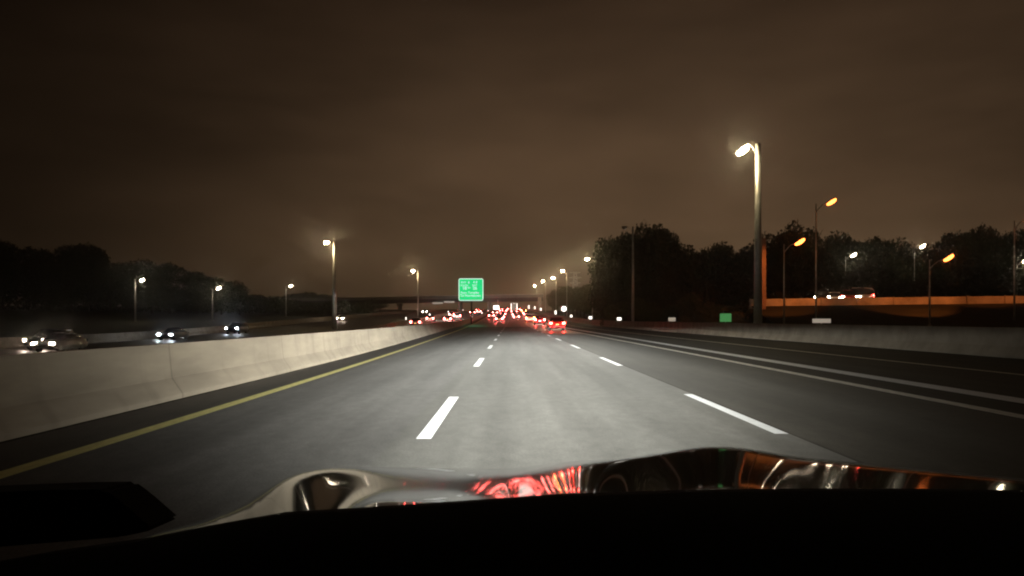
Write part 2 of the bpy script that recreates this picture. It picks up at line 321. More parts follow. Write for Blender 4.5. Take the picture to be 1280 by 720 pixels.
# ------------------------------------------------------------------ street lamps
def street_lamp(name, x, y, zb, H, arm, lens, r0=.16, label='', group=None, armr=.5, cat='street lamp', head_l=.85, tilt=0):
    """tapered pole on a flange base, raised curved arm towards -x or +x, cobra head with its lens underneath"""
    t = tag(empty(name, (x, y, zb)), label, cat, group); s = 1 if arm > 0 else -1; A = abs(arm)
    b = bmesh.new(); tube(b, [(0, 0, 0), (0, 0, H * .5), (0, 0, H)], [r0, r0 * .8, r0 * .55], 12); obj('pole', b, M['galv'], t, True)
    b = bmesh.new(); box(b, -r0 * 1.7, r0 * 1.7, -r0 * 1.7, r0 * 1.7, -.3, .05, .01); obj('base', b, M['conc2'], t)
    if A > .01:
        b = bmesh.new(); tube(b, [(0, 0, H - .9), (s * A * .35, 0, H - .45), (s * A * .7, 0, H - .1), (s * A, 0, H)], [.06, .05, .045, .04], 8); obj('arm', b, M['galv'], t, True)
        b = bmesh.new()
        tube(b, [(s * (A - .05), 0, H), (s * (A + head_l * .25), 0, H + .03), (s * (A + head_l * .7), 0, H + .03), (s * (A + head_l), 0, H)], [.06, .17, .17, .07], 10)
        for v in b.verts: v.co.z = H + (v.co.z - H) * .5
        TM = Matrix.Translation((s * A, 0, H)) @ Matrix.Rotation(R(-tilt), 4, 'Y') @ Matrix.Translation((-s * A, 0, -H))
        bmesh.ops.transform(b, matrix=TM, verts=b.verts)
        hd = obj('lamp_head', b, M['head'], t, True)
        b = bmesh.new(); bmesh.ops.create_uvsphere(b, u_segments=12, v_segments=6, radius=1)
        for v in b.verts: v.co = Vector((s * (A + head_l * .5) + v.co.x * head_l * .46, v.co.y * .26, H - .16 + v.co.z * .24))
        bmesh.ops.transform(b, matrix=TM, verts=b.verts); obj('lamp_lens', b, lens, hd, True)
        if lens is M['sodium']:
            ld = bpy.data.lights.new('sodium_light', 'SPOT'); ld.spot_size = R(74); ld.spot_blend = .5; ld.energy = 2100; ld.color = (1, .25, .045); ld.shadow_soft_size = .25
            lo = bpy.data.objects.new('sodium_light', ld); C.objects.link(lo); lo.parent = t; lo.location = (s * (A + head_l * .5), 0, H - .55); lo.rotation_euler = (R(64), 0, 0)
    return t
GR = 'street lamps in a row beyond the right barrier'; ordn = ['nearest', 'second', 'third', 'fourth', 'fifth', 'sixth', 'seventh', 'eighth', 'ninth', 'tenth', 'eleventh', 'twelfth']
street_lamp('street_lamp', 18.05, 56, 0, 14.05, -.75, M['lamp_cool'], .33, 'tall street lamp standing nearest, big pole by the right barrier', GR, head_l=1.15, tilt=38)
tt = street_lamp('street_lamp', 17.55, 110, 0, 14.5, -.8, M['lamp_off'], .22, 'unlit tall pale pole in front of the dark tree clump', GR)
rr = [(740.5, 323, 160), (708.5, 338, 213), (695, 347, 266), (682, 351, 319), (671, 357, 372)]
for i, (px, py, Y) in enumerate(rr):
    X = (px - CX) / F * Y; zb = zm(Y) - .1; H = EYE + (HY - py) / F * Y - zb
    street_lamp('street_lamp', X, Y, zb, H, -.7, M['lamp'], .13, ordn[i + 2] + ' street lamp from the big near pole in the right-hand row' , GR)
GL = 'street lamps between the left carriageways'
for i, (px, py, Y) in enumerate(((418, 302, 127), (522.5, 338, 200))):
    X = (px - CX) / F * Y; zb = zl(Y) - .1; H = EYE + (HY - py) / F * Y - zb
    street_lamp('street_lamp', X, Y, zb, H, -.9, M['lamp'], (.42, .22)[i], ('bright tall street lamp with pale pole left of the green sign', 'slim street lamp just left of the green sign, rising by the red-lit cars')[i], GL)
for i, (px, py, Y) in enumerate(((169, 351, 160), (265.5, 361, 180), (357.5, 358, 230))):
    X = (px - CX) / F * Y; H = EYE + (HY - py) / F * Y - g_h(X, Y)
    street_lamp('street_lamp', X, Y, g_h(X, Y), H, .9, M['lamp_dist'], .2, ('left-most distant street lamp in front of the dark left wood', 'middle distant street lamp before the left wood', 'right-most distant street lamp at the low end of the left wood')[i], 'distant street lamps before the left wood', head_l=1.1, tilt=30)
# sodium lamps round the raised local road on the right
sod = [(1020, 255, 82, 1, M['sodium'], 'highest orange lamp, above the tree crown right of the big pole'),
       (980, 305, 80, 1, M['sodium'], 'orange lamp closest to the big pole, before the trees'),
       (1057, 320, 155, 1, M['lamp_dist'], 'pale orange lamp between the tree crown and the white one'),
       (1162, 325, 79, 1.3, M['sodium'], 'orange lamp on a visible pole standing above the raised road'),
       (1143, 309, 150, 1, M['lamp_dist'], 'white lamp above the right-hand trees'),
       (1268, 276, 80, 1, M['sodium'], 'upper orange lamp at the right edge of the view'),
       (1271, 327, 140, 1, M['lamp_dist'], 'lower pale lamp at the right edge of the view')]
for px, py, Y, a, ln, lab in sod:
    X = (px - CX) / F * Y; zb = (.6 if X > 28 else -.3) if Y < 104 else g_h(X, Y); H = EYE + (HY - py) / F * Y - zb
    street_lamp('street_lamp', X, Y, zb, H, a, ln, .10, lab, 'lamps round the raised road', head_l=1.35 if ln is M['sodium'] else 1.3, tilt=32)

# ------------------------------------------------------------------ raised local road on the right
def ramp():
    t = tag(empty('raised_road', (0, 0, 0)), 'raised local road with low orange-lit parapet on a dark grass bank', 'raised road')
    xs = list(np.arange(28, 150, 4.0)); top = lambda x: 2.75 + .010 * (x - 28); fy = lambda x: 90 - .10 * (x - 28)
    V = []; Fc = []
    for x in xs:
        y = fy(x); z = top(x); V += [(x, y - 14, -.6), (x, y - .6, z), (x + 5, y + 12, z), (x + 8, y + 24, .2)]
    for i in range(len(xs) - 1):
        for k in range(3): q = i * 4 + k; Fc.append((q, q + 4, q + 5, q + 1))
    Fc += [(0, 1, 2, 3)]
    from_py('embankment', V, Fc, M['bank'], t)
    V = []; Fc = []
    for x in xs: y = fy(x); z = top(x) + .01; V += [(x, y + .2, z), (x + 4.6, y + 11, z)]
    for i in range(len(xs) - 1): q = 2 * i; Fc.append((q, q + 2, q + 3, q + 1))
    from_py('deck_surface', V, Fc, M['asphalt'], t)
    for dy in (0, 11.2):
        V = []; Fc = []
        for x in xs:
            y = fy(x) + dy; z = top(x); x = x + dy * .42; V += [(x, y - .15, z - .3), (x, y - .15, z + .85), (x, y + .1, z + .85), (x, y + .1, z - .3)]
        for i in range(len(xs) - 1):
            for k in range(3): q = i * 4 + k; Fc.append((q, q + 4, q + 5, q + 1))
        Fc += [(0, 1, 2, 3)]
        from_py('parapet', V, Fc, M['conc_pale'], t)
    b = bmesh.new()
    for x in xs: box(b, x - .06, x + .06, fy(x) - .25, fy(x) - .16, top(x) - .3, top(x) + .95)
    obj('parapet_ribs', b, M['conc2'], t)
    return top, fy
rtop, rfy = ramp()
# brown double column, added for the big pole's smeared, sodium-lit double
t = tag(empty('pole_blur_column', (28.6, 88, -.4)), 'added brown twin column for the smeared orange-lit double of the big pole', 'column')
b = bmesh.new(); box(b, -.55, -.1, -.3, .3, 0, 10.6, .04); obj('shaft', b, M['blur_brown'], t)
b = bmesh.new(); box(b, .12, .62, -.3, .3, 0, 10.9, .04); obj('shaft', b, M['blur_brown'], t)
b = bmesh.new()
for k in range(6): box(b, -.12, .14, -.2, .2, 1 + k * 1.8, 1.25 + k * 1.8)
obj('cross_ties', b, M['blur_brown'], t)

# ------------------------------------------------------------------ overpass
def overpass():
    t = tag(empty('overpass', (0, 333, 0)), 'long low dark road overpass crossing behind the green sign', 'bridge')
    x0, x1 = -125, 14
    zt = lambda x: EYE + (HY - (368.5 + (x1 - x) * .045)) / F * 333
    def slab(name, dz0, dz1, ya, yb, m, par=t, xa=x0, xb=x1):
        V = []; Fc = []; xs = np.linspace(xa, xb, 24)
        for x in xs: z = zt(x); V += [(x, ya, z + dz0), (x, ya, z + dz1), (x, yb, z + dz1), (x, yb, z + dz0)]
        for i in range(23):
            for k in range(4): q = i * 4; Fc.append((q + k, q + 4 + k, q + 4 + (k + 1) % 4, q + (k + 1) % 4))
        Fc += [(0, 1, 2, 3), (92, 95, 94, 93)]
        return from_py(name, V, Fc, m, par)
    slab('parapet', -.95, 0, -5.6, -5.3, M['conc_bridge']); slab('parapet', -.95, 0, 5.3, 5.6, M['conc_bridge'])
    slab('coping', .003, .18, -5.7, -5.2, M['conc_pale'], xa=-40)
    slab('deck', -1.25, -.95, -5.8, 5.8, M['conc_bridge'])
    for y in (-4.6, -1.6, 1.6, 4.6): slab('girder', -2.7, -1.252, y - .22, y + .22, M['steel_brown'])
    for X in (-9.3, -22, -48, -78, -105):
        b = bmesh.new(); z1 = zt(X) - 2.9; z0 = g_h(X, 333) - .5
        for yy in (-4, 0, 4): tube(b, [(X, yy, z0), (X, yy, z1 - .9)], .45, 12)
        box(b, X - .6, X + .6, -5, 5, z1 - .9, z1 + .195, .05)
        obj('pier', b, M['conc_bridge'], t)
    b = bmesh.new(); V = []
    box(b, 11.8, 13.2, -6, 6, g_h(12, 333) - 1, zt(13) - 1.26); obj('abutment', b, M['conc2'], t)
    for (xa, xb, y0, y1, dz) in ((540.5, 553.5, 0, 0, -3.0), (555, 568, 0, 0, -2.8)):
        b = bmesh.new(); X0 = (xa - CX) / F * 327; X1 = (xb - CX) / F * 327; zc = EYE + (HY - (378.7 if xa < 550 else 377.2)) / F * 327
        box(b, X0, X1, -6.1, -5.9, zc - .45, zc + .3); obj('lit_panel', b, M['pale_glow'], t)
overpass()

# ------------------------------------------------------------------ green guide sign
def text_mesh(bm, s, cx, cz, size, y=-.09, wide=1.0):
    cu = bpy.data.curves.new('tmp', 'FONT'); cu.body = s; cu.size = size; cu.align_x = 'CENTER'; cu.align_y = 'CENTER'; cu.offset = size * .018
    o = bpy.data.objects.new('tmp', cu); C.objects.link(o); dg = bpy.context.evaluated_depsgraph_get()
    me = bpy.data.meshes.new_from_object(o.evaluated_get(dg)); bpy.data.objects.remove(o)
    me.transform(Matrix.Translation((cx, y, cz)) @ Matrix.Diagonal((wide, 1, 1, 1)) @ Matrix.Rotation(math.pi / 2, 4, 'X')); bm.from_mesh(me); bpy.data.meshes.remove(me)
def rrect(bm, w, h, y, r, hole=None, depth=.06):
    def ring(w, h, r): 
        return [(sx * (w / 2 - r) + r * math.cos(a), sz * (h / 2 - r) + r * math.sin(a)) for (sx, sz, a0) in ((1, 1, 0), (-1, 1, 90), (-1, -1, 180), (1, -1, 270)) for a in [R(a0 + q) for q in (0, 30, 60, 90)]]
    P = ring(w, h, r); fr = [bm.verts.new((x, y, z)) for x, z in P]; bk = [bm.verts.new((x, y + depth, z)) for x, z in P]; n = len(P)
    for i in range(n): bm.faces.new((fr[i], fr[(i + 1) % n], bk[(i + 1) % n], bk[i]))
    if hole:
        Q = ring(w - 2 * hole, h - 2 * hole, max(.02, r - hole)); hf = [bm.verts.new((x, y, z)) for x, z in Q]; hb = [bm.verts.new((x, y + depth, z)) for x, z in Q]
        for i in range(n):
            bm.faces.new((fr[(i + 1) % n], fr[i], hf[i], hf[(i + 1) % n])); bm.faces.new((hf[(i + 1) % n], hf[i], hb[i], hb[(i + 1) % n]))
    else:
        bm.faces.new(fr[::-1]); bm.faces.new(bk)
YSIGN = 150.0; sx = (588.7 - CX) / F * YSIGN; sz = EYE + (HY - 362) / F * YSIGN; sw = 31.0 / F * YSIGN; sh = 28.0 / F * YSIGN
zs = zm(YSIGN) - .1
t = tag(empty('highway_sign', (sx, YSIGN, sz)), 'big bright green guide sign with white border and lettering on posts', 'road sign')
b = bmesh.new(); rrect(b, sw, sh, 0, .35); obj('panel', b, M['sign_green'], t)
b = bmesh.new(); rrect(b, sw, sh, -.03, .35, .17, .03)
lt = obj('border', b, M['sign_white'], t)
b = bmesh.new()
k = sw / 31
for s, px, py, size in (('EXIT', -9.2, 8.9, 3.0), ('6', -2.6, 9.0, 4.2), ('4', 3.7, 9.2, 3.9), ('8', 7.0, 9.2, 3.9), ('SOUTH', -8.3, 5.1, 2.7), ('EAST', 4.8, 5.4, 2.7),
                        ('18', -8.0, 1.6, 5.2), ('to', -2.3, 2.6, 3.6), ('26', 4.9, 1.7, 5.2), ('Penn', -9, -4.0, 3.6), ('Turnpike', 3.2, -3.8, 3.6), ('To Norristown', -.6, -7.6, 3.9)):
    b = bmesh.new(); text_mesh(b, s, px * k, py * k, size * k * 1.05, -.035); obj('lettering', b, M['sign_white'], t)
b = bmesh.new(); tube(b, [(-.0 + .1, .25, -sh / 2 - .2 + .0), (.1, .25, zs - sz)], .16, 10)
tube(b, [(.1, .25, -sh / 2 - .2), (.1, .25, sh / 2 - .3)], .16, 10); obj('post', b, M['steel_brown'], t)
b = bmesh.new(); tube(b, [(-1.75, .25, sh / 2 - .3), (-1.75, .25, zl(YSIGN) - sz)], .07, 8); obj('post', b, M['steel_brown'], t)

# ------------------------------------------------------------------ delineators on the barriers, small roadside signs
def marker(x, y, z, wd, ht, m, label, group='reflector tabs on the barriers'):
    t = tag(empty('barrier_reflector', (x, y, z)), label, 'reflector', group)
    b = bmesh.new(); box(b, -wd / 2, wd / 2, -.02, .02, .08, .08 + ht, .008); obj('reflector_face', b, m, t)
    b = bmesh.new(); box(b, -.03, .03, .022, .05, 0, .08 + ht * .6); obj('bracket', b, M['galv'], t)
def on_right(px):      # where the top of the right barrier is seen in that column
    lo, hi = 20.0, 600.0
    for _ in range(50):
        m_ = (lo + hi) / 2
        if CX + F * (x_rb(m_) + .3) / m_ > px: lo = m_
        else: hi = m_
    return lo
for i, (px, wd, ht, m, lab) in enumerate(((1027, .95, .22, 'reflect_dim', 'long dull reflector tab on the right barrier by the raised road'), (907, .85, .62, 'reflect_green', 'green and white marker tab on the right barrier left of the big pole'),
        (840, .7, .36, 'reflect_dim', 'white reflector tab on the right barrier in front of the bushes'), (774, .6, .4, 'reflect', 'white reflector on the right barrier left of the unlit pole'),
        (738, .6, .5, 'reflect', 'white reflector on the right barrier below the third lamp'), (714, .5, .55, 'reflect', 'white reflector on the right barrier just right of the round sign'),
        (694.5, .5, 1.1, 'reflect', 'tall white reflector on the right barrier left of the round sign'), (676, .55, 1.0, 'reflect', 'second bright reflector left of the round sign on the right barrier'),
        (668.5, .6, 1.3, 'reflect', 'third bright reflector left of the round sign on the right barrier'), (661, .9, 2.0, 'reflect', 'farthest and largest bright reflector at the end of the right barrier'))):
    Y = on_right(px); marker(x_rb(Y) + .3, Y, zm(Y) + .975, wd, ht, M[m], lab)
for i, Y in enumerate((150, 194, 252, 330)):
    marker(-20.4, Y, zl(Y) + .895, .22, .5, M['reflect'], 'small white reflector, ' + ordn[i] + ' along the barrier beyond the left red-lit cars')
for i, Y in enumerate((185, 245, 300)):
    marker(x_bar(Y) - .3, Y, zm(Y) + .855, .22, .42, M['reflect'], 'small white reflector, ' + ordn[i] + ' on the far end of the median barrier')
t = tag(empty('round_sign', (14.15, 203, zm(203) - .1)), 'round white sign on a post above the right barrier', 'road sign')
b = bmesh.new(); tube(b, [(0, -.03, 3.0), (0, .03, 3.0)], .68, 24); bmesh.ops.recalc_face_normals(b, faces=b.faces); obj('sign_face', b, M['glow_white'], t)  # reflective face, its returned headlight imitated by a glowing material
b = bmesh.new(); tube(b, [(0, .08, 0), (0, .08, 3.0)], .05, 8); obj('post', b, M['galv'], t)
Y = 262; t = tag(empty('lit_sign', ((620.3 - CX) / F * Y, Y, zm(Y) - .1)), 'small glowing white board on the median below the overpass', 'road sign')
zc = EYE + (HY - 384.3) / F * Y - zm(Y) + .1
b = bmesh.new(); box(b, -.95, .95, -.06, .06, zc - .65, zc + .65, .03); obj('sign_face', b, M['glow_white'], t)
b = bmesh.new(); tube(b, [(.55, .12, 0), (.55, .12, zc + 2.6)], .12, 8); obj('post', b, M['galv'], t)

# ------------------------------------------------------------------ lattice power pylon
def pylon():
    Y = 420; X = (719 - CX) / F * Y; zb = 3.0; top = EYE + (HY - 340) / F * Y - zb
    t = tag(empty('power_pylon', (X, Y, zb)), 'pale steel power pylon whose top shows above the trees', 'pylon')
    b = bmesh.new(); w = lambda z: 1.9 * (1 - z / top) + .62; nseg = 12
    for sx_ in (-1, 1):
        for sy_ in (-1, 1): tube(b, [(sx_ * w(0), sy_ * w(0), 0), (sx_ * w(top), sy_ * w(top), top)], .13, 5)
    for i in range(nseg):
        z0, z1 = top * i / nseg, top * (i + 1) / nseg
        for s in (-1, 1):
            tube(b, [(-w(z0), s * w(z0), z0), (w(z1), s * w(z1), z1)], .08, 4); tube(b, [(w(z0), s * w(z0), z0), (-w(z1), s * w(z1), z1)], .08, 4)
            tube(b, [(s * w(z0), -w(z0), z0), (s * w(z1), w(z1), z1)], .08, 4)
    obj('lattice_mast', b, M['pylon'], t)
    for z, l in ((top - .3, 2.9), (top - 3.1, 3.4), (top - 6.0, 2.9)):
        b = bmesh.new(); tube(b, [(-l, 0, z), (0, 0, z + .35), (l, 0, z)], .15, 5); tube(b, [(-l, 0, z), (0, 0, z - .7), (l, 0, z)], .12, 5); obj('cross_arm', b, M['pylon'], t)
pylon()

# ------------------------------------------------------------------ trees
def crown_mesh(name, seed, n=6500, squat=1.0, leaf=.021):
    """leaf-clump cards spread in lobes of a unit crown (radius about 0.5, height 1, base at z=0.12)"""
    g = np.random.default_rng(seed); lobes = []
    for k in range(11):
        a = g.uniform(0, 2 * math.pi); rr_ = g.uniform(.05, .30); z = g.uniform(.26, .86)
        lobes.append((rr_ * math.cos(a) * (1.15 - abs(z - .5)), rr_ * math.sin(a) * (1.15 - abs(z - .5)), z, g.uniform(.13, .24)))
    lobes.append((0, 0, .55, .3)); V = np.empty((n * 4, 3)); 
    wts = np.array([l[3] ** 2 for l in lobes]); wts /= wts.sum(); idx = g.choice(len(lobes), n, p=wts)
    for i in range(n):
        lx, ly, lz, lr = lobes[idx[i]]; d = g.normal(size=3); d /= np.linalg.norm(d); r = lr * g.uniform(.45, 1.0) ** .6 * (1 + .07 * g.normal())
        p = np.array((lx, ly, lz)) + d * r * np.array((1, 1, .85)); p[2] = max(p[2], .06)
        a = g.normal(size=3); a /= np.linalg.norm(a); c = np.cross(a, g.normal(size=3)); c /= np.linalg.norm(c); s = leaf * g.uniform(.5, 1.4)
        V[4 * i] = p - a * s; V[4 * i + 1] = p - c * s * .6; V[4 * i + 2] = p + a * s; V[4 * i + 3] = p + c * s * .6
    me = bpy.data.meshes.new(name); me.from_pydata(V.tolist(), [], [(4 * i, 4 * i + 1, 4 * i + 2, 4 * i + 3) for i in range(n)]); return me
def trunk_mesh(seed):
    g = random.Random(seed); b = bmesh.new(); tube(b, [(0, 0, -.02), (.01, 0, .3), (-.01, .01, .62), (0, 0, .85)], [.028, .021, .012, .003], 7)
    for k in range(6):
        a = g.uniform(0, 6.28); z = .22 + .1 * k; l = g.uniform(.18, .3)
        tube(b, [(0, 0, z), (l * .5 * math.cos(a), l * .5 * math.sin(a), z + .08), (l * math.cos(a), l * math.sin(a), z + .2)], [.010, .006, .002], 5)
    me = bpy.data.meshes.new('trunk'); b.to_mesh(me); b.free(); me.materials.append(M['bark']); return me
CR = [crown_mesh('crown', 10 + k) for k in range(5)]
for k, c in enumerate(CR): c.materials.append(M['leaf'])
TR = [trunk_mesh(k) for k in range(3)]
treelist = []
def tree(x, y, h, wd, zone, m=None):
    z = g_h(x, y); t = empty('tree', (x, y, z), random.uniform(0, 6.28)); t.scale = (wd, wd, h)
    k = random.randrange(5); c = bpy.data.objects.new('crown', CR[k]); C.objects.link(c); c.parent = t
    if m: c.material_slots[0].link = 'OBJECT'; c.material_slots[0].material = m
    tr = bpy.data.objects.new('trunk', TR[k % 3]); C.objects.link(tr); tr.parent = t
    treelist.append((zone, CX + F * x / y, t)); return t
def row(prof, Y, n, zone, jy, wd, x0, x1, low=0.9, m=None):
    """a row of trees whose heights follow the skyline of the real wood"""
    for i in range(n):
        px = x0 + (x1 - x0) * (i + random.uniform(.25, .75)) / n; y = (Y(px) if callable(Y) else Y) + random.uniform(-jy, jy)
        py = np.interp(px, [p[0] for p in prof], [p[1] for p in prof]); X = (px - CX) / F * y
        h = (EYE + (HY - py) / F * y - g_h(X, y)) * random.uniform(low, 1.02) / .97; tree(X, y, h, wd * random.uniform(.85, 1.2), zone, m)
LP = [(-80, 292), (0, 302), (60, 303), (110, 303), (150, 322), (200, 326), (250, 336), (290, 352), (330, 372), (350, 366), (400, 364), (440, 370), (500, 372)]
row(LP, 262, 13, 'left', 12, 17, -60, 300, .93)
row([(a, b + 14) for a, b in LP], 238, 14, 'left', 8, 13, -60, 310, .75)
row([(a, b + 2) for a, b in LP], lambda px: 300 + (px - 290) * .5, 10, 'left', 10, 16, 285, 480, .9)
RP = [(735, 372), (745, 335), (755, 312), (768, 296), (785, 286), (805, 281), (822, 282), (838, 292), (850, 312), (865, 316), (885, 304), (900, 300), (925, 306), (945, 308), (960, 296), (985, 280), (1005, 270), (1025, 276),
      (1040, 300), (1065, 288), (1090, 294), (1110, 306), (1140, 306), (1165, 300), (1185, 286), (1215, 282), (1240, 283), (1260, 290), (1300, 284), (1350, 286)]
row(RP, 150, 9, 'right clump', 8, 12, 752, 845, .95)
row([(a, b + 40) for a, b in RP], 135, 7, 'right clump', 5, 8, 748, 850, .85)
row(RP, 190, 9, 'right wood', 10, 15, 850, 990, .95)
row(RP, 175, 20, 'right wood', 10, 14, 985, 1340, .92)
row([(a, b + 34) for a, b in RP], 145, 18, 'right wood', 8, 11, 850, 1340, .8)
# the line of smaller trees running away behind the right-hand lamps
for i in range(16):
    y = 165 + i * 13.5; px = np.interp(y, (165, 370), (752, 682)); X = (px + 6 - CX) / F * y; X = max(X, x_rb(y) + 7.5 + random.uniform(0, 3))
    py = np.interp(y, (165, 190, 220, 300, 380), (345, 350, 354, 355, 366)); h = EYE + (HY - py) / F * y - g_h(X, y)
    tree(X, y, h * random.uniform(.88, 1.05), 8.5, 'right verge', M['leaf2'])
cols = {}
for zone, px, t in sorted(treelist, key=lambda q: (q[0], q[1])):
    cols[zone] = cols.get(zone, 0) + 1; k = cols[zone]
    place = {'left': 'in the left-hand wood', 'right clump': 'in the big clump', 'right wood': 'in the wood behind the raised road', 'right verge': 'in the row behind the right-hand lamps'}[zone]
    tag(t, f'dark leafy tree, number {k} from left {place}', 'tree', {'left': 'trees of the left wood', 'right clump': 'trees of the big clump', 'right wood': 'trees of the right wood', 'right verge': 'trees along the right verge'}[zone])
def undergrowth(name, pts, n, hmax, seed):
    g = np.random.default_rng(seed); V = []; Fc = []
    for i in range(n):
        t = g.uniform(0, len(pts) - 1.001); k = int(t); f = t - k
        x = pts[k][0] * (1 - f) + pts[k + 1][0] * f + g.normal() * 2.0; y = pts[k][1] * (1 - f) + pts[k + 1][1] * f + g.normal() * 2.5
        hh = hmax * (.75 + .25 * math.sin(x * .31) * math.cos(x * .13 + 1)); z = g_h(x, y) + hh * g.uniform(0, 1) ** .8
        p = np.array((x, y, z)); a = g.normal(size=3); a /= np.linalg.norm(a); c = np.cross(a, g.normal(size=3)); c /= np.linalg.norm(c); q = g.uniform(.25, .6); b0 = len(V)
        V += [p - a * q, p - c * q * .7, p + a * q, p + c * q * .7]; Fc.append((b0, b0 + 1, b0 + 2, b0 + 3))
    return tag(from_py(name, V, Fc, M['leaf']), kind='stuff')
undergrowth('undergrowth', [(-215, 250), (-160, 250), (-120, 250), (-90, 265), (-75, 300), (-60, 330)], 16000, 6.5, 3)
undergrowth('undergrowth', [(18, 140), (32, 132), (45, 128), (60, 135), (80, 140), (110, 140), (130, 140)], 12000, 6.0, 4)
# round bushes in front of the right-hand trees
def bush(x, y, h, wd, label, m):
    t = empty('bush', (x, y, g_h(x, y) - .12 * h), random.uniform(0, 6)); t.scale = (wd, wd, h); c = bpy.data.objects.new('foliage', CR[random.randrange(5)]); C.objects.link(c); c.parent = t
    c.material_slots[0].link = 'OBJECT'; c.material_slots[0].material = m
    s = bpy.data.objects.new('stem', TR[0]); C.objects.link(s); s.parent = t
    tag(t, label, 'bush', 'bushes beyond the right barrier')
for px, Y, h, wd, lab in ((805, 118, 5.5, 6, 'bush at the foot of the unlit pole'), (832, 112, 4.2, 5.5, 'rounded bush just right of the unlit pole'), (862, 105, 6.0, 6, 'larger rounded olive bush halfway from the unlit pole to the big pole'),
                          (888, 108, 4.6, 5.5, 'bush touched by orange light left of the big pole'), (918, 100, 3.0, 4, 'low bush directly left of the big pole'), (770, 125, 5.0, 6, 'dark bush left of the unlit pole')):
    bush((px - CX) / F * Y, Y, h, wd, lab, M['leaf2'])

# ------------------------------------------------------------------ vehicles
def loft(bm, secs, mi=0):
    """secs: list of (y, half-width bottom, half-width top, z bottom, z top) - closed body through rounded sections"""
    rings = []
    for y, wb, wt, z0, z1 in secs:
        r = min(.10, (z1 - z0) * .3)
        P = [(-wb + r, z0), (wb - r, z0), (wb, z0 + r), (wb * .5 + wt * .5 + .01, (z0 + z1) / 2), (wt, z1 - r), (wt - r, z1), (-wt + r, z1), (-wt, z1 - r), (-(wb * .5 + wt * .5 + .01), (z0 + z1) / 2), (-wb, z0 + r)]
        rings.append([bm.verts.new((x, y, z)) for x, z in P])
    n = len(rings[0])
    for a, b_ in zip(rings, rings[1:]):
        for k in range(n): bm.faces.new((a[k], a[(k + 1) % n], b_[(k + 1) % n], b_[k])).material_index = mi
    bm.faces.new(rings[0][::-1]); bm.faces.new(rings[-1])
KINDS = {
 'sedan': dict(L=4.7, W=.90, body=[(0, .80, .76, .42, .92), (.12, .88, .80, .28, 1.00), (.7, .90, .82, .22, 1.02), (2.6, .91, .84, .22, .98), (3.6, .90, .80, .22, .92), (4.5, .86, .72, .28, .74), (4.7, .76, .62, .38, .66)],
               cab=[(.45, .80, .70, .96, 1.02), (1.15, .80, .60, .96, 1.40), (2.0, .80, .62, .96, 1.44), (2.6, .80, .60, .96, 1.40), (3.4, .80, .66, .92, .98)], tl=(.52, .84, .70, .93), r=.33),
 'suv': dict(L=4.6, W=.94, body=[(0, .86, .84, .42, 1.10), (.1, .93, .86, .32, 1.15), (.7, .94, .87, .28, 1.15), (2.8, .94, .87, .28, 1.10), (3.7, .93, .84, .28, 1.04), (4.45, .88, .78, .34, .9), (4.6, .80, .7, .42, .8)],
             cab=[(.08, .82, .74, 1.10, 1.35), (.28, .84, .70, 1.10, 1.68), (1.6, .84, .72, 1.10, 1.72), (2.6, .84, .68, 1.10, 1.64), (3.45, .82, .72, 1.05, 1.12)], tl=(.66, .90, .86, 1.12), r=.37),
 'van': dict(L=5.0, W=.98, body=[(0, .92, .90, .40, 1.12), (.1, .97, .92, .34, 1.15), (3.8, .97, .92, .30, 1.12), (4.7, .93, .84, .34, 1.0), (5.0, .84, .74, .42, .9)],
             cab=[(.06, .90, .82, 1.10, 1.85), (.2, .90, .80, 1.10, 1.95), (3.0, .90, .78, 1.10, 1.95), (3.6, .90, .76, 1.08, 1.82), (4.4, .86, .76, 1.04, 1.1)], tl=(.80, .93, .8, 1.2), r=.36)}
def make_car(kind, paint, tail, front=None, plate='plate'):
    """rear bumper at y=0, nose at +y, on the ground at z=0"""
    K = KINDS[kind]; t = empty({'sedan': 'car', 'suv': 'suv', 'van': 'van'}[kind])
    b = bmesh.new(); loft(b, K['body']); bmesh.ops.recalc_face_normals(b, faces=b.faces); obj('body', b, paint, t, True)
    b = bmesh.new(); loft(b, K['cab']); bmesh.ops.recalc_face_normals(b, faces=b.faces); obj('windows', b, M['glass'], t, True)
    c = K['cab']; b = bmesh.new(); zt = max(s[4] for s in c)
    mid = [s for s in c if s[4] > zt - .12]; loft(b, [(s[0], s[2] + .02, s[2] - .03, s[4] - .05, s[4] + .025) for s in mid]); bmesh.ops.recalc_face_normals(b, faces=b.faces); obj('roof', b, paint, t, True)
    x0, x1, z0, z1 = K['tl']
    for s in (-1, 1):
        b = bmesh.new(); box(b, min(s * x0, s * x1), max(s * x0, s * x1), -.05, .10, z0, z1, .03); obj('taillight', b, tail, t)
        b = bmesh.new(); box(b, min(s * x0, s * x1) - (.02 if s > 0 else -.02), max(s * x0, s * x1) - (.02 if s > 0 else -.02), K['L'] - .22, K['L'] - .02 , .60 if kind == 'sedan' else .72, .74 if kind == 'sedan' else .88, .03); obj('headlight', b, front or M['glass'], t)
    b = bmesh.new(); box(b, -K['W'] + .04, K['W'] - .04, -.02, .1, .30, .56, .04); obj('rear_bumper', b, M['trim'] if kind != 'sedan' else paint, t)
    b = bmesh.new(); box(b, -.17, .17, -.095, -.072, .62 if kind == 'sedan' else .7, .76 if kind == 'sedan' else .85); obj('licence_plate', b, M[plate], t)
    for y in (.85, K['L'] - .9):
        for s in (-1, 1):
            r = K['r']; b = bmesh.new(); tube(b, [(s * (K['W'] - .22), y, r), (s * (K['W'] - .02), y, r)], r, 18); wl = obj('wheel', b, M['tyre'], t)
            b = bmesh.new(); tube(b, [(s * (K['W'] - .06), y, r), (s * (K['W'] + .0), y, r)], r * .62, 14); obj('rim', b, M['rim'], wl)
        
    return t
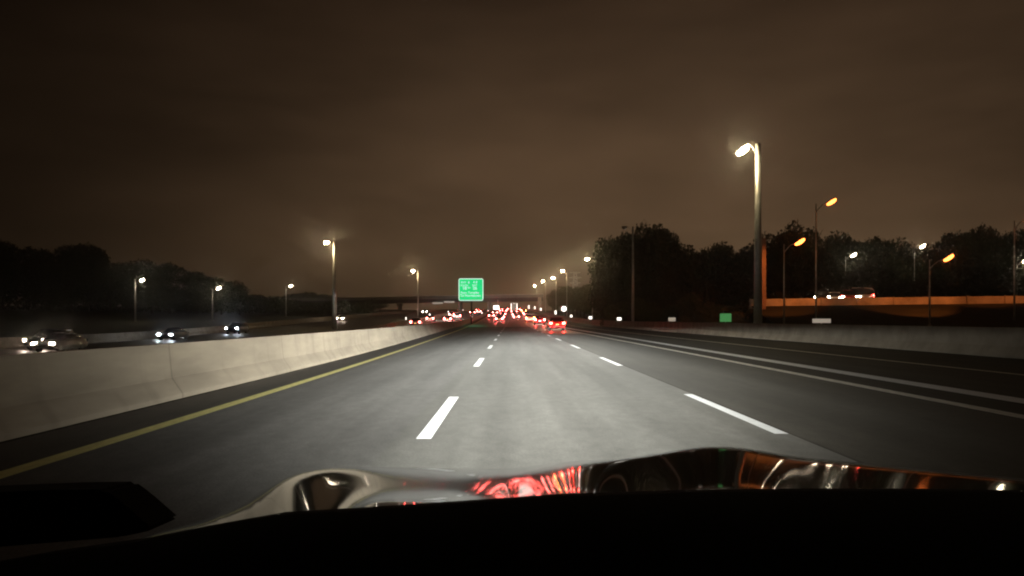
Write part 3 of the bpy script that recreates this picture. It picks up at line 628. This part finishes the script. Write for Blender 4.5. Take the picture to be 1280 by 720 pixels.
def make_truck(tail):
    t = empty('box_truck')
    b = bmesh.new(); box(b, -1.25, 1.25, 0, 8.5, 1.1, 4.1, .05); obj('cargo_box', b, M['conc_pale'], t)
    b = bmesh.new(); box(b, -1.1, 1.1, 8.7, 10.9, .6, 2.9, .15); obj('cab', b, PAINT['white'], t)
    b = bmesh.new(); box(b, -.5, .5, .3, 10.5, .6, 1.0); obj('chassis', b, M['trim'], t)
    for s in (-1, 1):
        b = bmesh.new(); box(b, s * 1.0 - .16, s * 1.0 + .16, -.04, .06, .78, 1.0); obj('taillight', b, tail, t)
        b = bmesh.new(); box(b, s * 1.12 - .09, s * 1.12 + .09, -.05, -.002, 1.5, 4.0); obj('marker_strip', b, M['glow_white'], t)
        for y in (1.2, 2.4, 9.6):
            b = bmesh.new(); tube(b, [(s * .9 - .15, y, .5), (s * .9 + .15, y, .5)], .5, 16); obj('wheel', b, M['tyre'], t)
    b = bmesh.new()
    for k in range(3): box(b, -.4 + k * .4 - .08, -.4 + k * .4 + .08, -.05, -.002, 3.9, 4.02)
    obj('marker_lights', b, M['glow_white'], t)
    return t
protos = {}
def place(kind, paint, x, y, z, label, group, tail='brake', front=None, plate='plate', rz=0, cat='car'):
    key = (kind, front)
    if key not in protos: t = protos[key] = (make_truck(M[tail]) if kind == 'truck' else make_car(kind, PAINT[paint], M[tail], M[front] if front else None, plate))
    else: t = copy_tree(protos[key])
    if kind != 'truck':
        for p in ('body', 'roof'): setmat(t, p, PAINT[paint])
        setmat(t, 'licence_plate', M[plate])
    setmat(t, 'taillight', M[tail])
    t.location = (x, y, z); t.rotation_euler = (0, 0, rz); tag(t, label, cat, group); return t
GC = 'cars ahead on our carriageway'
sl = lambda y: math.atan((zm(y + 4) - zm(y)) / 4)
def ahead(kind, paint, x, y, label, **k):
    t = place(kind, paint, x, y, zm(y) + .012, label, GC, cat={'sedan': 'car', 'suv': 'car', 'van': 'van', 'truck': 'truck'}[kind], **k); t.rotation_euler.x = sl(y); return t
ahead('sedan', 'dark_red', 4.95, 81, 'nearest car, dark red with tail lights on, in the right lane')
def tail_spill(car, P):
    ld = bpy.data.lights.new('tail_glow', 'POINT'); ld.energy = P; ld.color = (1, .03, .02); ld.shadow_soft_size = .12
    for sxx in (-.68, .68):
        o = bpy.data.objects.new('tail_glow', ld); C.objects.link(o); o.parent = car; o.location = (sxx, -.22, .80)
ahead('suv', 'dark_red', 5.15, 134, 'second car in the right lane, with a bright white plate', plate='plate_w', tail='brake_far')
ahead('van', 'white', 4.35, 168, 'van with bright orange-yellow lights, third in the right lane', tail='amber')
for i, (kd, pt, y) in enumerate((('sedan', 'grey', 196), ('suv', 'black', 232), ('sedan', 'silver', 262), ('suv', 'dark_red', 306), ('sedan', 'white', 352), ('suv', 'grey', 402), ('sedan', 'black', 470), ('suv', 'silver', 545))):
    ahead(kd, pt, x_dr(y) + 1.8 + random.uniform(-.2, .2), y, f'distant car, {ordn[i + 3]} one in the right lane, tail lights glowing', tail='amber' if i in (0, 3) else 'brake_far')
for i, (kd, pt, y) in enumerate((('sedan', 'silver', 205), ('suv', 'dark_red', 228), ('sedan', 'black', 252), ('truck', 'white', 292), ('sedan', 'grey', 335), ('suv', 'white', 380), ('sedan', 'dark_red', 440), ('suv', 'black', 520), ('sedan', 'grey', 590))):
    xx = (x_dl(y) + x_dr(y)) / 2 + random.uniform(-.3, .3)
    lab = 'tall pale box truck with white marker strips, in the middle lane' if kd == 'truck' else f'distant {"first" if i == 0 else ordn[i]} vehicle in the middle lane, a car with red tail lights'
    ahead(kd, pt, xx, y, lab, tail='brake_far')
for i, (kd, pt, y, dx) in enumerate((('sedan', 'silver', 172, -2.5), ('suv', 'grey', 192, -2.4), ('sedan', 'dark_red', 215, -2.6), ('suv', 'black', 240, -2.4), ('sedan', 'grey', 272, -2.6), ('suv', 'white', 310, -2.4), ('sedan', 'silver', 360, -2.5), ('suv', 'dark_red', 420, -2.3), ('sedan', 'black', 500, -2.3), ('suv', 'grey', 570, -2.2))):
    ahead(kd, pt, dx, y, f'distant car, {"first" if i == 0 else ordn[i]} in the lane left of the middle dashes', tail='brake_far')
for i, (kd, pt, y) in enumerate((('sedan', 'silver', 222), ('suv', 'grey', 265), ('sedan', 'dark_red', 320), ('suv', 'black', 390), ('sedan', 'grey', 480))):
    ahead(kd, pt, -5.5 + .2 * i, y, f'distant car, {"first" if i == 0 else ordn[i]} in the lane beside the far yellow line', tail='brake_far')
# left carriageway, same direction
for i, (kd, pt, x, y, lab) in enumerate((('suv', 'grey', -16.6, 134, 'nearest red-lit car beyond the median barrier'), ('sedan', 'black', -17.9, 171, 'dark car close to the far barrier, second beyond the median'), ('sedan', 'dark_red', -13.6, 166, 'red-lit car in the near lane beyond the median barrier'),
        ('suv', 'silver', -13.6, 196, 'pale red-lit car just left of the sign post'), ('sedan', 'grey', -17.2, 225, 'car in the far lane left of the sign post'), ('suv', 'black', -13.0, 262, 'distant red-lit car right below the green sign'), ('sedan', 'silver', -13.0, 318, 'distant red-lit car right of the sign post'), ('suv', 'grey', -17.0, 400, 'farthest red-lit car of the left carriageway'))):
    t = place(kd, pt, x, y, zl(y) + .0, lab, 'cars on the left carriageway going away', tail='brake_far'); t.rotation_euler.x = math.atan((zl(y + 4) - zl(y)) / 4)
# oncoming traffic
def low_beam(car, P, L=4.6):
    for sxx in (-.7, .7):
        ld = bpy.data.lights.new('car_beam', 'SPOT'); ld.energy = P; ld.spot_size = R(34); ld.spot_blend = .7; ld.shadow_soft_size = .08; ld.color = (1, .96, .88)
        o = bpy.data.objects.new('car_beam', ld); C.objects.link(o); o.parent = car; o.location = (sxx, L + .15, .7); o.rotation_euler = (R(80), 0, 0)
for c in [o for o in C.objects if o.type == 'EMPTY' and not o.parent and o.get('group') == 'cars on the left carriageway going away'][:7]: low_beam(c, 26000)
for c in [o for o in C.objects if o.type == 'EMPTY' and not o.parent and o.get('group') == GC and o.location.y < 240][:8]: low_beam(c, 16000)
for i, (kd, pt, x, y, fr, lab) in enumerate((('suv', 'black', -38.5, 62, 'headlamp_w', 'oncoming car with glaring warm headlights at the far left'), ('sedan', 'black', -35.0, 57.5, 'headlamp_w', 'foremost oncoming car, in the lane nearest the median at the far left'), ('sedan', 'black', -39.6, 88, 'headlamp', 'oncoming car with bluish headlights below the left-most lamp'),
        ('suv', 'black', -39.6, 109, 'headlamp', 'oncoming car with bluish headlights below the middle distant lamp'), ('sedan', 'silver', -39.6, 178, 'headlamp_w', 'oncoming car at the foot of the bright left lamp'),
        ('suv', 'white', -33.5, 300, 'headlamp_w', 'distant oncoming car with warm headlights below the overpass'))):
    t = place(kd, pt, x, y + 4.6, zl(y) + .0, lab, 'oncoming cars', front=fr, rz=math.pi, tail='trim')
M['headlamp_small'] = mat('small_lit_headlamp', (.9, .9, .9), .2, emit=(1.0, .80, .55), estr=60)
# cars on the raised road, seen from the front/side
for i, (px, kd, pt, fr, rz, lab) in enumerate(((1034, 'suv', 'black', 'headlamp_small', 2.75, 'car with white headlights on the raised road, left-most there'), (1049, 'sedan', 'white', 'headlamp_small', 2.75, 'second car with headlights on the raised road'),
        (1068, 'suv', 'dark_red', 'headlamp_small', 2.75, 'car with warm headlights in the middle of the raised road'), (1090, 'van', 'white', 'headlamp_small', 2.4, 'pale van at the right end of the raised road queue'))):
    Y = 95.5; X = (px - CX) / F * Y; place(kd, pt, X, Y + 1.5, rtop(X) + .26, lab, 'cars on the raised road', front=fr, rz=rz, cat='van' if kd == 'van' else 'car')

for c in [o for o in C.objects if o.type == 'EMPTY' and not o.parent and o.get('group') == GC and o.location.y < 170]: tail_spill(c, 130)

# ------------------------------------------------------------------ the car the picture is taken from
own = tag(empty('own_car', (.2, 1.0, 0)), 'glossy dark car bonnet and black dashboard in the foreground', 'car')
# bonnet: crowned panel, steeper at cowl and nose, with a crease on the left wing and a bulge on the right
EDGE = [(-60, 745), (100, 705), (190, 670), (250, 655), (300, 632), (335, 609), (362, 593), (400, 584), (430, 583), (540, 585), (640, 586), (700, 577), (760, 574), (800, 570), (860, 560), (890, 557), (935, 560), (1000, 572), (1060, 577), (1280, 598), (1420, 620)]
MID = [(-60, .118), (300, .116), (350, .082), (425, .078), (465, .115), (560, .118), (640, .098), (730, .094), (775, .073), (1420, .070)]
cols_ = np.arange(-60, 1421, 5.0)
def smooth(tab, sg):
    v = np.interp(cols_, [p[0] for p in tab], [p[1] for p in tab]); g = np.exp(-.5 * (np.arange(-12, 13) * 5 / sg) ** 2); g /= g.sum()
    return np.convolve(np.pad(v, 12, 'edge'), g, 'valid')
KK = [(-60, .3), (320, .35), (420, 1.1), (470, .3), (720, .35), (790, 2.2), (1420, 2.2)]; Q0 = [(-60, .12), (420, .22), (470, 0), (720, .05), (790, .3), (1420, .3)]
edge, mids, kks, q0s = smooth(EDGE, 12), smooth(MID, 16), smooth(KK, 18), smooth(Q0, 18)
ds = np.linspace(.62, 2.6, 150); V = []
for px, ey, m_, k_, q_ in zip(cols_, edge, mids, kks, q0s):
    x_n = (px - CX) / F * 2.0; front = 2.14 - .08 * (x_n - .25) ** 2
    q = np.clip(ds - 1.3, -.35, 9); z = 1.0 - m_ * (ds - 1) - k_ * np.clip(q - q_, 0, 9) ** 3 / 3 - .8 * np.minimum(q, 0) ** 3 / 3 - 2.2 * np.clip(ds - front, 0, 9) ** 1.6
    el_ = (z - EYE) / ds; i_ = int(np.argmax(el_)); z = z + (-(ey - HY) / F - el_[i_]) * ds[i_]
    V.append([((px - CX) / F * d - .2, d - 1.0, zz) for d, zz in zip(ds, z)])
nx = len(ds); V = [v for c in V for v in c]
Fc = [(j * nx + i, (j + 1) * nx + i, (j + 1) * nx + i + 1, j * nx + i + 1) for j in range(len(cols_) - 1) for i in range(nx - 1)]
from_py('bonnet', V, Fc, M['own_paint'], own, True)
# dashboard: extruded black block whose top edge follows the lower edge of the visible bonnet
DE = [(-60, 712), (60, 690), (180, 673), (250, 659), (350, 641), (500, 632), (600, 625), (700, 618), (850, 613), (1000, 611), (1150, 611), (1280, 613), (1400, 618)]
V = []; Fc = []
for px, py in DE:
    for d, dz in ((.60, -.02), (.615, 0), (.60, .0), (.30, -.035), (.30, -.35), (.62, -.35)):
        pass
prof = [(.66, -.35), (.66, -.014), (.645, -.003), (.62, 0), (.42, -.012), (.30, -.05), (.27, -.35)]
for px, py in DE:
    X = (px - CX) / F * .63; Z = EYE - (py - HY) / F * .63
    for d, dz in prof: V.append((X * 1.0 - .2, d - 1.0, Z + dz))
n = len(prof)
for i in range(len(DE) - 1):
    for k in range(n - 1): q = i * n + k; Fc.append((q, q + 1, q + n + 1, q + n))
from_py('dashboard', V, Fc, M['dash'], own, True)
# door mirror, a bevelled black shell
b = bmesh.new(); k = .82
P = [(-70, 618), (60, 613), (128, 612), (150, 628), (190, 663), (150, 672), (-70, 690)]
fr = [b.verts.new(((px - CX) / F * k - .2, k - 1.0, EYE - (py - HY) / F * k)) for px, py in P]
bk = [b.verts.new((v.co.x * 1.0 - .012, v.co.y + .10, v.co.z - .012)) for v in fr]; n = len(P)
b.faces.new(fr[::-1]); b.faces.new(bk)
for i in range(n): b.faces.new((fr[i], fr[(i + 1) % n], bk[(i + 1) % n], bk[i]))
bmesh.ops.recalc_face_normals(b, faces=b.faces); bmesh.ops.bevel(b, geom=list(b.edges), offset=.005, segments=2, affect='EDGES')
obj('side_mirror', b, M['dash'], own)
# headlamps: low beam with a sharp upper cut-off and a pattern that evens the light along the road
def beam(x, K, aim):
    ld = bpy.data.lights.new('headlight_beam', 'POINT'); ld.shadow_soft_size = .05; ld.energy = 12.566; ld.color = (.985, 1, .93)
    ld.use_nodes = True; t = ld.node_tree; Ln = t.links; em = t.nodes['Emission']
    tc = t.nodes.new('ShaderNodeTexCoord'); s = t.nodes.new('ShaderNodeSeparateXYZ'); Ln.new(tc.outputs['Normal'], s.inputs[0])
    def m(op, a, b_=None, c=None, clamp=False):
        q = t.nodes.new('ShaderNodeMath'); q.operation = op; q.use_clamp = clamp
        for i, v in enumerate((a, b_, c)):
            if v is None: continue
            if isinstance(v, (int, float)): q.inputs[i].default_value = v
            else: Ln.new(v, q.inputs[i])
        return q.outputs[0]
    X, Yy, Z = s.outputs
    th = m('MULTIPLY', Z, -1.0); ax = m('ABSOLUTE', m('SUBTRACT', X, aim)); thc = m('MAXIMUM', th, m('ADD', m('MULTIPLY', m('MAXIMUM', m('SUBTRACT', ax, .03), 0.0), .165), .0135))
    core = m('DIVIDE', K, m('POWER', thc, 2.75))
    cut = t.nodes.new('ShaderNodeMapRange'); cut.interpolation_type = 'SMOOTHSTEP'; cut.inputs['From Min'].default_value = .003; cut.inputs['From Max'].default_value = .025
    cut.inputs['To Min'].default_value = .006; Ln.new(m('ADD', m('ADD', th, m('MULTIPLY', m('MAXIMUM', m('SUBTRACT', m('MULTIPLY', X, -1.0), .09), 0.0), .35)), m('MULTIPLY', m('MAXIMUM', m('SUBTRACT', X, .15), 0.0), .05)), cut.inputs['Value'])
    a = m('DIVIDE', m('SUBTRACT', X, aim), .30); g = m('POWER', 2.718, m('MULTIPLY', m('MULTIPLY', a, a), -1.0))
    a2 = m('DIVIDE', m('SUBTRACT', X, aim), .33); g2 = m('MULTIPLY', m('POWER', 2.718, m('MULTIPLY', m('MULTIPLY', a2, a2), -1.0)), 1.2)
    sd = t.nodes.new('ShaderNodeMapRange'); sd.interpolation_type = 'SMOOTHSTEP'; sd.inputs['From Min'].default_value = .08; sd.inputs['From Max'].default_value = .38
    sd.inputs['To Min'].default_value = 1; sd.inputs['To Max'].default_value = .75; Ln.new(X, sd.inputs['Value'])
    fwd = m('MULTIPLY', m('GREATER_THAN', Yy, 0.0), sd.outputs[0])
    Ln.new(m('MULTIPLY', m('MULTIPLY', m('MULTIPLY', core, cut.outputs[0]), m('ADD', g, g2)), fwd), em.inputs['Strength'])
    o = bpy.data.objects.new('headlight_beam', ld); C.objects.link(o); o.location = (x - .2, 2.75 - 1.0, .68); o.parent = own
beam(-.35, 2.15, .02); beam(.85, 2.15, .04)
for x in (-.35, .85):
    b = bmesh.new(); bmesh.ops.create_uvsphere(b, u_segments=16, v_segments=10, radius=1)
    for v in b.verts: v.co = Vector((x - .2 + v.co.x * .16, 2.52 - 1.0 + v.co.y * .10, .64 + v.co.z * .07))
    obj('headlight', b, M['glass'], own, True)

# night haze round everything, added to give the lamps glare halos
b = bmesh.new(); box(b, -420, 420, -25, 820, -3, 62)
m = bpy.data.materials.new('lamp_halo_haze'); m.use_nodes = True; t = m.node_tree; t.nodes.remove(t.nodes['Principled BSDF'])
v = t.nodes.new('ShaderNodeVolumePrincipled'); v.inputs['Color'].default_value = (.9, .88, .85, 1); v.inputs['Density'].default_value = .0005; v.inputs['Anisotropy'].default_value = .97
t.links.new(v.outputs[0], t.nodes['Material Output'].inputs['Volume'])
hz = obj('halo_haze', b, m); tag(hz, kind='stuff')
